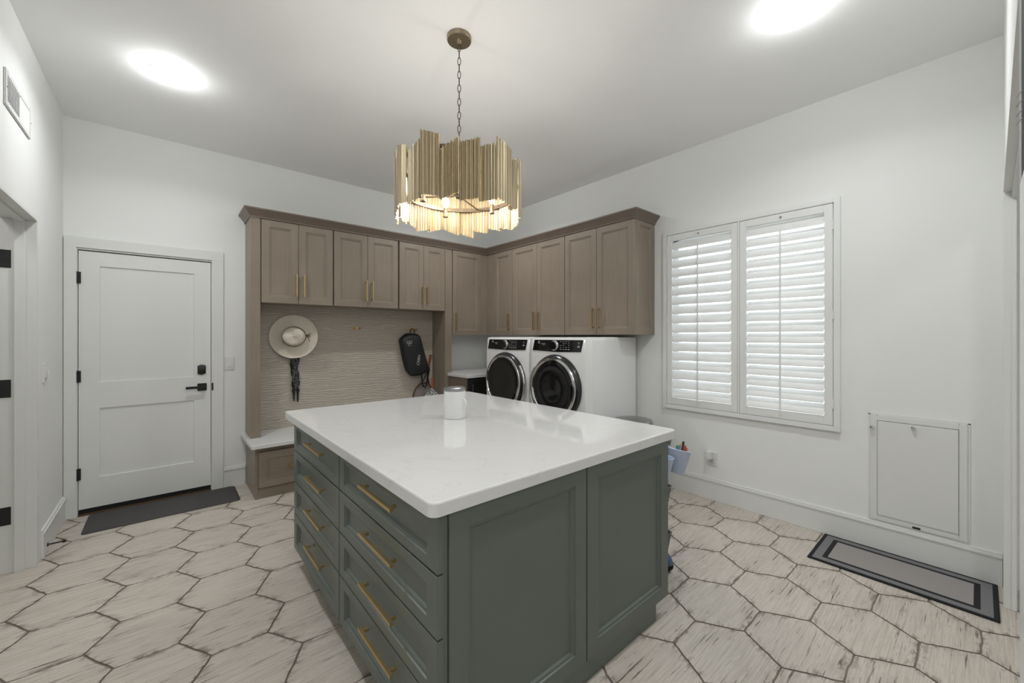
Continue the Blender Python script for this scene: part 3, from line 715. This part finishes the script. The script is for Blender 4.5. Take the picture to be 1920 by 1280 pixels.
# hat
hc = Vector((.958, YP-.055, 1.376)); ax = Vector((-.34, -1, .04)).normalized()
hat = thing('sun_hat', 'cream wide-brimmed hat with a thin brown cord hanging on the wavy panel', 'hat', hc)
u, w = basis(ax)
def hatpt(r, h, a, sq=1): return hc+ax*h+(u*math.cos(a)+w*math.sin(a)*sq)*r
tb = newbm(); prof = [(.100, .004), (.112, -.004), (.14, -.006), (.18, .000), (.205, .010), (.213, .017), (.2135, .020), (.206, .014), (.18, .004), (.14, -.002), (.112, 0), (.101, .006)]
rings = [[hatpt(r, h+.010*math.cos(2*a)*max(0, (r-.1)/.11), a) for a in [2*math.pi*k/56 for k in range(56)]] for r, h in prof]
loft(tb, rings, False, False); obj('brim', tb, 'straw', hat)
tb = newbm(); rings = []
for r, h in ((.102, 0), (.101, .03), (.099, .06), (.095, .088), (.087, .106), (.072, .114), (.048, .112), (.020, .108), (.003, .107)):
    ring = []
    for k in range(48):
        a = 2*math.pi*k/48; dent = .018*max(0, (h-.05)/.06)*math.cos(a+1.2)**2*(1 if r > .03 else .7)
        ring.append(hatpt(r, h-dent, a, .92))
    rings.append(ring)
loft(tb, rings, False, True); obj('crown', tb, 'straw', hat)
tb = newbm(); tube(tb, [hatpt(.1045, .012, 2*math.pi*k/40, .93) for k in range(40)], .0028, 6, True)
bx_ = hc+Vector((.100, -.038, .012))
def bow(pts): tube(tb, [bx_+Vector(p) for p in pts], .0026, 6)
bow([(0,0,0), (.02,-.012,.012), (.042,-.012,.022), (.044,-.01,.010), (.024,-.01,.0), (0,0,-.002)])
bow([(0,0,0), (.018,-.01,-.004), (.036,-.01,-.02), (.050,-.008,-.06), (.060,-.004,-.096)])
bow([(0,0,0), (.014,-.012,-.02), (.028,-.012,-.05), (.030,-.006,-.075)])
bow([(0,0,0), (.02,-.01,-.03), (.036,-.008,-.07), (.044,-.004,-.115), (.046,.0,-.15)])
obj('cord', tb, 'cord', hat)
# scarf
tb = newbm(); sx_, sz = .975, .745
sc = thing('scarf', 'black scarf with small white dots hanging below the hat, two thin ends', 'scarf', (sx_, YP-.02, 1.2))
rings = []
for k in range(22):
    f = k/21; z_ = 1.24-.385*f; hw = (.036+.004*math.sin(f*7+.6)+.003*math.sin(f*23))*(1 if f < .8 else 1-(f-.8)*1.6); xm = .968+.010*f+.004*math.sin(f*9)
    rings.append([(xm+hw*math.cos(a)*(1+.15*math.sin(3*a+f*12)), YP-.0215+.018*math.sin(a)*(1+.2*math.cos(4*a+f*15)), z_) for a in [2*math.pi*q/20 for q in range(20)]])
loft(tb, rings); obj('cloth', tb, 'dotted', sc)
for s in (-1, 1):
    tb = newbm(); tube(tb, [(.978+s*.012, YP-.022, .868), (.980+s*.020, YP-.022, .835), (.980+s*.018, YP-.022, .80), (.980+s*.0175, YP-.022, .752-.012*s), (.980+s*.0165, YP-.022, .724-.006*s)], .008, 8, rs=[.016, .014, .009, .008, .003]); obj('tail', tb, 'nylon', sc)
# black sling bag: outline in photo space scaled onto the panel
BO = [(250,205),(195,248),(165,290),(170,350),(185,430),(198,510),(215,590),(235,670),(255,740),(290,795),(330,830),(390,832),(450,825),(505,808),(540,790),(562,750),(570,700),(552,630),(530,560),(505,470),(480,380),(460,300),(440,240),(412,215),(380,200),(315,196)]
bagc = Vector((2.262, YP-.065, 1.18))
def bp(x, y): return Vector((2.0856+(x-176)*(.2555/296), 0, 1.4253-(y-184)*(.521/648)))
bag = thing('sling_bag', 'black sling bag with white lettering hanging from the right brass hook', 'bag', (2.26, YP, 1.42))
out = [bp(*p) for p in BO]; cen = sum(out, Vector())/len(out)
out2 = []
for i in range(len(out)):
    for s in range(3):
        a, b, c_, d_ = out[i-1], out[i], out[(i+1) % len(out)], out[(i+2) % len(out)]; f = s/3
        out2.append(.5*((2*b)+(c_-a)*f+(2*a-5*b+4*c_-d_)*f*f+(3*b-a-3*c_+d_)*f**3))
rings = []
for f, yy in ((.90, -.004), (.98, -.012), (1.0, -.030), (1.0, -.075), (.975, -.098), (.90, -.114), (.75, -.124), (.45, -.129), (.1, -.130)):
    rings.append([cen+(p-cen)*f+Vector((0, YP+yy, 0)) for p in out2])
tb = newbm(); loft(tb, rings); obj('pouch', tb, 'nylon', bag)
yfz = YP-.128
tb = newbm(); pts = [bp(*p)+Vector((0, yfz+.012, 0)) for p in ((196,432),(260,425),(330,420),(392,412))]; tube(tb, pts, .006, 6); obj('zip', tb, 'rubber', bag)
tb = newbm(); pts = [bp(*p)+Vector((0, yfz+.08, 0)) for p in ((310,205),(318,150),(335,128),(352,126),(370,150),(380,210))]; tube(tb, pts, .008, 8, flat=.5); obj('hanging_loop', tb, 'nylon', bag)
tb = newbm(); pts = [bp(*p)+Vector((0, YP-.066, 0)) for p in ((475,790),(480,860),(490,940),(505,1005),(530,1020),(552,985),(570,900),(588,800),(600,730),(570,690))]; tube(tb, pts, .017, 8, flat=.35); obj('shoulder_strap', tb, 'nylon', bag)
tb = newbm()
for hx_, hy_ in ((238, 332), (278, 326), (262, 362)):
    c_ = bp(hx_, hy_); pts = [c_+Vector((.0165*math.cos(R(60*k+8)), yfz+.0015, .0165*math.sin(R(60*k+8)))) for k in range(6)]; tube(tb, pts, .0024, 4, True)
obj('emblem', tb, 'print', bag)
cu = bpy.data.curves.new('lettering', 'FONT'); cu.body = 'CRBN'; cu.size = .047; cu.extrude = .0012; cu.align_x = 'CENTER'; cu.align_y = 'CENTER'
tmp = bpy.data.objects.new('tmp', cu); COL.objects.link(tmp); dg = bpy.context.evaluated_depsgraph_get()
me = bpy.data.meshes.new_from_object(tmp.evaluated_get(dg)); bpy.data.objects.remove(tmp)
tb = newbm(); tb.from_mesh(me); bpy.data.meshes.remove(me)
tb.transform(Matrix.Translation(bp(396, 592)+Vector((0, yfz-.0015, 0))) @ Matrix.Rotation(R(82), 4, (0,-1,0)) @ Matrix.Rotation(R(90), 4, 'X')); obj('lettering', tb, 'print', bag, smooth=False)
# rackets
rk = thing('tennis_racket', 'tennis racket standing on the bench behind the bag, orange brown grip up', 'racket', (2.385, YP-.05, ZB))
yr = YP-.020; A = Vector((2.500, yr+.0, 1.150)); Bq = Vector((2.462, yr, .955)); hcn = Vector((2.388, yr, .645))
ud = (A-hcn).normalized(); vd = Vector((ud.z, 0, -ud.x))
tb = newbm(); tube(tb, [A, A-ud*.012, A-ud*.02, A-ud*.19, A-ud*.20], .0165, 10, rs=[.0175, .0175, .0155, .0150, .012]); obj('grip', tb, 'orange', rk)
head = [hcn+ud*(.165*math.cos(a))+vd*(.128*math.sin(a)) for a in [2*math.pi*k/48 for k in range(48)]]
tb = newbm(); tube(tb, head, .010, 8, True); obj('frame', tb, 'cord', rk)
tb = newbm()
for s in (-1, 1): tube(tb, [A-ud*.20+vd*s*.004, A-ud*.27+vd*s*.014, hcn+ud*.150+vd*s*.055], .008, 8)
obj('throat', tb, 'darkgrey', rk)
tb = newbm(); tb.faces.new([tb.verts.new(p) for p in head]); obj('strings', tb, 'strings', rk)
pd = thing('paddle', 'white doodle-printed paddle with a short orange grip standing on the bench', 'paddle', (2.42, 4.28, ZB))
yq = 4.280; px_ = 2.414
tb = newbm(); tube(tb, [(px_+.012, yq, .882), (px_+.012, yq, .872), (px_+.008, yq, .80), (px_+.006, yq, .752)], .0145, 10, rs=[.017, .016, .0145, .014]); obj('grip', tb, 'orange', pd)
half = [(.014, .765), (.016, .745), (.032, .725), (.066, .700), (.090, .672), (.098, .640), (.099, .560), (.094, .510), (.078, .484), (.05, .479)]
PP = [(px_+a, z_) for a, z_ in half]+[(px_-a, z_) for a, z_ in reversed(half)]
tb = newbm(); loft(tb, [[(x, yq+.0065, z_) for x, z_ in PP], [(x, yq-.0065, z_) for x, z_ in PP]]); obj('face', tb, 'doodle', pd, smooth=False)

# ------------------------------------------------------------------ wall fittings
def plate(name, label, cat, c, N, w, h, group=None, rocker=True):
    c, N = Vector(c), Vector(N); Ut = Vector((0,0,1)).cross(N)
    t_ = thing(name, label, cat, c, group)
    def rb(w_, h_, d0, d1, b=.004):
        tb = newbm(); q = [(-w_/2,-h_/2),(w_/2,-h_/2),(w_/2,h_/2),(-w_/2,h_/2)]
        loft(tb, [[c+Ut*a+Vector((0,0,e))+N*d0 for a, e in q], [c+Ut*a+Vector((0,0,e))+N*(d1-.002) for a, e in q], [c+Ut*a*.95+Vector((0,0,e*.97))+N*d1 for a, e in q]]); return tb
    obj('cover_plate', rb(w, h, 0, .008), 'plastic', t_, smooth=False)
    if rocker: obj('rocker', rb(.034, .066, .008, .013), 'plastic', t_, smooth=False)
    return t_, rb
plate('light_switch', 'white rocker light switch on the wall right of the back door', 'light switch', (.437, YB, 1.132), (0,-1,0), .072, .118)
t_, rb = plate('light_switch', 'white switch on the left wall between doorway and corner', 'light switch', (XL, 3.862, 1.150), (1,0,0), .072, .118)
tb = newbm(); box(tb, XL+.013, XL+.028, 3.858, 3.870, 1.10, 1.165, .003); obj('toggle', tb, 'plastic', t_)
t_, rb = plate('wall_outlet', 'white wall outlet below the window with a plug-in gadget', 'outlet', (XR, 1.465, .345), (-1,0,0), .075, .118, rocker=False)
for dz in (.021, -.021): 
    tb = newbm(); box(tb, XR-.011, XR-.007, 1.450, 1.480, .345+dz-.016, .345+dz+.016, .003); obj('socket', tb, 'plastic', t_)
pg = thing('plug_in_warmer', 'white plug-in gadget with chrome prongs fitted in the outlet below the window', 'plug-in', (XR-.03, 1.48, .37))
tb = newbm(); box(tb, XR-.060, XR-.0075, 1.462, 1.502, .345, .412, .006); obj('body', tb, 'plastic', pg)
tb = newbm(); tube(tb, [(XR-.058, 1.505, .350), (XR-.062, 1.495, .335), (XR-.055, 1.475, .325), (XR-.035, 1.462, .325), (XR-.03, 1.455, .340)], .004, 8); tube(tb, [(XR-.045, 1.478, .346), (XR-.045, 1.476, .318)], .005, 8); obj('hook', tb, 'chrome', pg)
# wall hatch
hp = thing('wall_hatch', 'square white hatch with two small knobs low on the right wall above the rug', 'hatch', (XR, .252, .19))
hy0, hy1, hz0, hz1 = .041, .463, .193, .870
tb = newbm()
for a in ((hy0, hy0+.034, hz0, hz1), (hy1-.034, hy1, hz0, hz1), (hy0+.034, hy1-.034, hz0, hz0+.034), (hy0+.034, hy1-.034, hz1-.034, hz1)): box(tb, XR-.014, XR, *a, .003)
for a in ((hy0-.010, hy0, hz0-.004, hz1+.008), (hy1, hy1+.010, hz0-.004, hz1+.008), (hy0-.01, hy1+.01, hz1, hz1+.012)): box(tb, XR-.006, XR, *a, .001)
obj('frame', tb, 'trim', hp)
tb = newbm(); box(tb, XR-.018, XR-.002, hy0+.036, hy1-.036, hz0+.036, hz1-.036, .002); hd_ = obj('hatch_door', tb, 'trim', hp)
for y, z_ in ((.262, .818), (.452, .792)):
    tb = newbm(); lathe(tb, (XR-.014, y, z_), [(.006, 0), (.006, .012), (.012, .018), (.012, .026), (.008, .030), (0, .031)], 20, (-1,0,0)); obj('knob', tb, 'chrome', hp)
tb = newbm(); box(tb, XR-.018, XR-.010, .232, .268, hz0+.004, hz0+.016, .002); obj('latch', tb, 'black', hp)
# vent on the left wall
vt = thing('air_vent', 'white slatted air vent high on the left wall', 'vent', (XL, 3.26, 2.58))
vy0, vy1, vz0, vz1 = 3.030, 3.500, 2.490, 2.668
tb = newbm()
for a in ((vy0, vy0+.03, vz0, vz1), (vy1-.03, vy1, vz0, vz1), (vy0+.03, vy1-.03, vz0, vz0+.03), (vy0+.03, vy1-.03, vz1-.03, vz1)): box(tb, XL, XL+.009, *a, .003)
obj('frame', tb, 'trim', vt)
tb = newbm(); box(tb, XL-.0, XL+.001, vy0+.03, vy1-.03, vz0+.03, vz1-.03); obj('duct', tb, 'steel', vt)
ns = 17
for k in range(ns):
    y = vy0+.035+(vy1-vy0-.07)*(k+.5)/ns; tb = newbm(); s = -.006 if k < 9 else .006
    loft(tb, [[(XL+.001, y-s, z_), (XL+.002, y-s+.0018, z_), (XL+.010, y+s+.0018, z_), (XL+.009, y+s, z_)] for z_ in (vz0+.031, vz1-.031)]); obj('slat', tb, 'trim', vt)
for y in (vy0+.014, vy1-.014):
    tb = newbm(); lathe(tb, (XL+.009, y, (vz0+vz1)/2), [(.004, 0), (.003, .002), (0, .002)], 10, (1,0,0)); obj('screw', tb, 'steel', vt)
# door stop
ds = thing('door_stop', 'thin black door stop projecting from the left baseboard', 'door stop', (XL+.014, 3.87, .05))
tb = newbm(); lathe(tb, (XL+.014, 3.872, .052), [(.012, 0), (.012, .004), (.005, .006), (.0045, .066)], 14, (1,0,0)); obj('rod', tb, 'black', ds)
tb = newbm(); lathe(tb, (XL+.014, 3.872, .052), [(.0045, .064), (.010, .066), (.010, .078), (.006, .081), (0, .081)], 14, (1,0,0)); obj('tip', tb, 'rubber', ds)
# mats
tb = newbm(); rings = []
for z_, i in ((.0005, 0), (.006, 0), (.013, .014), (.014, .03)): rings.append([(x, y, z_) for x, y in rrect(-.452+i, .474-i, 4.055+i, 4.462-i, .025)])
loft(tb, rings); tag(obj('door_mat', tb, 'matgrey', base=True), 'plain charcoal mat on the floor in front of the back door', 'mat')
tb = newbm(); xm, ym_ = 3.255, .316
box(tb, xm-RUGW/2, xm+RUGW/2, ym_-RUGL/2, ym_+RUGL/2, .0005, .008, .002); tag(obj('rug', tb, 'rug', base=True), 'small grey rug with black border stripes below the wall hatch', 'rug')

# ------------------------------------------------------------------ rolling cart
cx0, cx1, cy0, cy1 = 1.955, 2.284, 1.190, 1.60
ct = thing('rolling_cart', 'slate blue three-tier rolling cart standing behind the right end of the island', 'cart', ((cx0+cx1)/2, (cy0+cy1)/2, 0))
for zb, zt in ((.675, .765), (.395, .492), (.118, .215)):
    tb = newbm(); rings = []
    for i, z_ in ((.012, zb), (0, zt-.006), (-.004, zt), (.004, zt), (.006, zt-.006), (.018, zb+.004)): rings.append([(x, y, z_) for x, y in rrect(cx0+i, cx1-i, cy0+i, cy1-i, .018)])
    loft(tb, rings); obj('tray', tb, 'slate', ct)
for x in (cx0+.012, cx1-.012):
    for y in ((cy0+cy1)/2-.10, (cy0+cy1)/2+.10):
        tb = newbm(); cyl(tb, (x, y, .10), (x, y, .80), .008, seg=12); obj('post', tb, 'slate', ct)
for x in (cx0+.03, 2.229):
    for y in (cy0+.02, cy1-.03):
        tb = newbm(); cyl(tb, (x, y, .118), (x, y, .09), .009, seg=12); tube(tb, [(x, y+.02, .07), (x, y+.012, .088), (x, y-.004, .094), (x+.0, y-.020, .086), (x, y-.032, .066), (x, y-.034, .044)], .012, 8, flat=2.0); wf = obj('caster', tb, 'blueplastic', ct)
        tb = newbm(); cyl(tb, (x-.018, y-.012, .0345), (x-.008, y-.012, .0345), .034, seg=24); cyl(tb, (x+.008, y-.012, .0345), (x+.018, y-.012, .0345), .034, seg=24); obj('wheel', tb, 'rubber', wf)
        tb = newbm(); cyl(tb, (x-.0185, y-.012, .0345), (x+.0185, y-.012, .0345), .018, seg=20); obj('wheel_hub', tb, 'blueplastic', wf)
def cup(x, y, z, tilt, label, r=.062):
    t_ = thing('hanging_cup', label, 'cup', (x, y, z), 'cups hung on the cart')
    axc = Vector(tilt).normalized(); tb = newbm()
    lathe(tb, (x, y, z), [(0, 0), (r*.60, 0), (r*.66, .006), (r*.97, .117), (r*1.03, .122), (r*1.0, .125), (r*.93, .118), (r*.62, .010), (0, .008)], 40, axc); obj('body', tb, 'cup', t_)
    tb = newbm(); p = Vector((x, y, z))+axc*.120; tube(tb, [p+Vector((0, r*.9, 0)), p+Vector((0, r+.016, .012)), p+Vector((0, r+.024, .002)), p+Vector((0, r+.024, -.02))], .004, 6, flat=2.5); obj('hook', tb, 'cup', t_)
    return Vector((x, y, z)), axc
c1, a1 = cup(2.136, 1.090, .628, (.26, -.02, 1), 'pale blue cup full of coloured pens hanging on the cart')
cup(1.976, 1.098, .622, (.10, -.02, 1), 'pale cup half hidden behind the island corner, without pens')
pens = [('yellow', (.62, .42, .03, 1), .030, .010), ('teal', (.02, .22, .24, 1), -.034, -.006), ('blue', (.03, .09, .42, 1), .012, -.018), ('red', (.45, .05, .03, 1), -.006, -.028), ('orange', (.60, .16, .02, 1), .026, -.022), ('green', (.06, .25, .06, 1), .012, .020), ('black', (.012, .012, .014, 1), .040, .004), ('light blue', (.12, .28, .60, 1), -.014, -.004)]
for k, (nm, colr, ox, oy) in enumerate(pens):
    M['pen_'+nm] = paint(nm+' pen plastic', colr, .35, .03, bump=0)
    b0 = c1+a1*.012+Vector((ox*.72, oy*.72, 0)); tp = c1+a1*(.132+.020*((k*5) % 4)/3+(.014 if nm in ('yellow', 'black') else 0))+Vector((ox*1.12, oy*1.12, 0))
    d = (tp-b0).normalized()
    t_ = thing('felt_pen', nm+' felt pen standing in the cup of pens on the cart', 'pen', b0, 'pens in the cup')
    tb = newbm(); cyl(tb, b0, tp-d*.03, .0058, seg=12); obj('barrel', tb, 'pen_'+nm, t_)
    tb = newbm(); L = (tp-d*.03); lathe(tb, L, [(.0066, 0), (.0066, .024), (.0050, .032), (0, .033)], 12, d); obj('cap', tb, 'pen_'+nm, t_)

# ------------------------------------------------------------------ dark cabinet edge in the opening on the right
bk = thing('tall_cabinet', 'tall cabinet edge with black upper part and chrome hooks at the far right edge', 'cabinet', (1.2, -.16, 0))
tb = newbm(); box(tb, 1.14, 1.25, -.30, -.0515, 0, 1.673, .001); obj('lower_side', tb, 'trim', bk)
tb = newbm(); box(tb, 1.14, 1.248, -.30, -.0535, 1.673, 2.9, .0005); obj('upper_side', tb, 'rubber', bk)
tb = newbm(); box(tb, 1.249, 1.252, -.30, -.0512, 1.673, 2.9, .0005); obj('edge_strip', tb, 'trim', bk)
for z_ in (1.783, 1.799, 1.817, 1.834):
    tb = newbm(); tube(tb, [(1.20, -.0530, z_+.002), (1.21, -.0505, z_+.001), (1.22, -.0480, z_), (1.225, -.0465, z_-.0015)], .0008, 8); obj('hook', tb, 'chrome', bk)

# ------------------------------------------------------------------ light
def lamp(name, kind, loc, energy, col, **kw):
    l = bpy.data.lights.new(name, kind); l.energy = energy; l.color = col
    for k, v in kw.items(): setattr(l, k, v)
    o = bpy.data.objects.new(name, l); COL.objects.link(o); o.location = loc; return o
for k, (x, y) in enumerate(CANS):
    lamp('can_lamp', 'POINT', (x, y, ZC-.034), 5.6, (.975, .99, 1), shadow_soft_size=.028)
    lamp('can_lamp', 'AREA', (x, y, ZC-.012), 9.0, (.975, .99, 1), shape='DISK', size=.10, spread=R(150))
lamp('rear_fill', 'AREA', (.3, -1.2, ZC-.03), 19, (.98, .99, 1), shape='DISK', size=.5)  # unseen fill light added behind the opening, placed to brighten the left floor
lamp('hall_fill', 'AREA', (-1.1, 3.1, 2.58), 4, (1, .98, .95), shape='DISK', size=.3)  # unseen fill light added in the hall, strength set for the doorway jamb
W = bpy.data.worlds.new('sky'); S.world = W; W.use_nodes = True
bg = W.node_tree.nodes['Background']; bg.inputs[0].default_value = (.92, .97, 1, 1); bg.inputs[1].default_value = 2.8

# ------------------------------------------------------------------ camera
cam = bpy.data.cameras.new('camera'); co = bpy.data.objects.new('camera', cam); COL.objects.link(co)
cam.sensor_width = 36; cam.lens = 753.02/1920*36; cam.shift_y = -9.9/1920; cam.clip_start = .01
co.location = (0, 0, 1.38); co.rotation_euler = (R(90), 0, R(49.298-90))
S.camera = co
S.view_settings.view_transform = 'Standard'; S.view_settings.look = 'None'; S.view_settings.gamma = 1; S.view_settings.use_curve_mapping = False
S.view_settings.exposure = 0.0
c = S.cycles
c.max_bounces = 12; c.diffuse_bounces = 7; c.glossy_bounces = 5; c.transmission_bounces = 8; c.transparent_max_bounces = 8
c.sample_clamp_indirect = 6; c.use_denoising = True
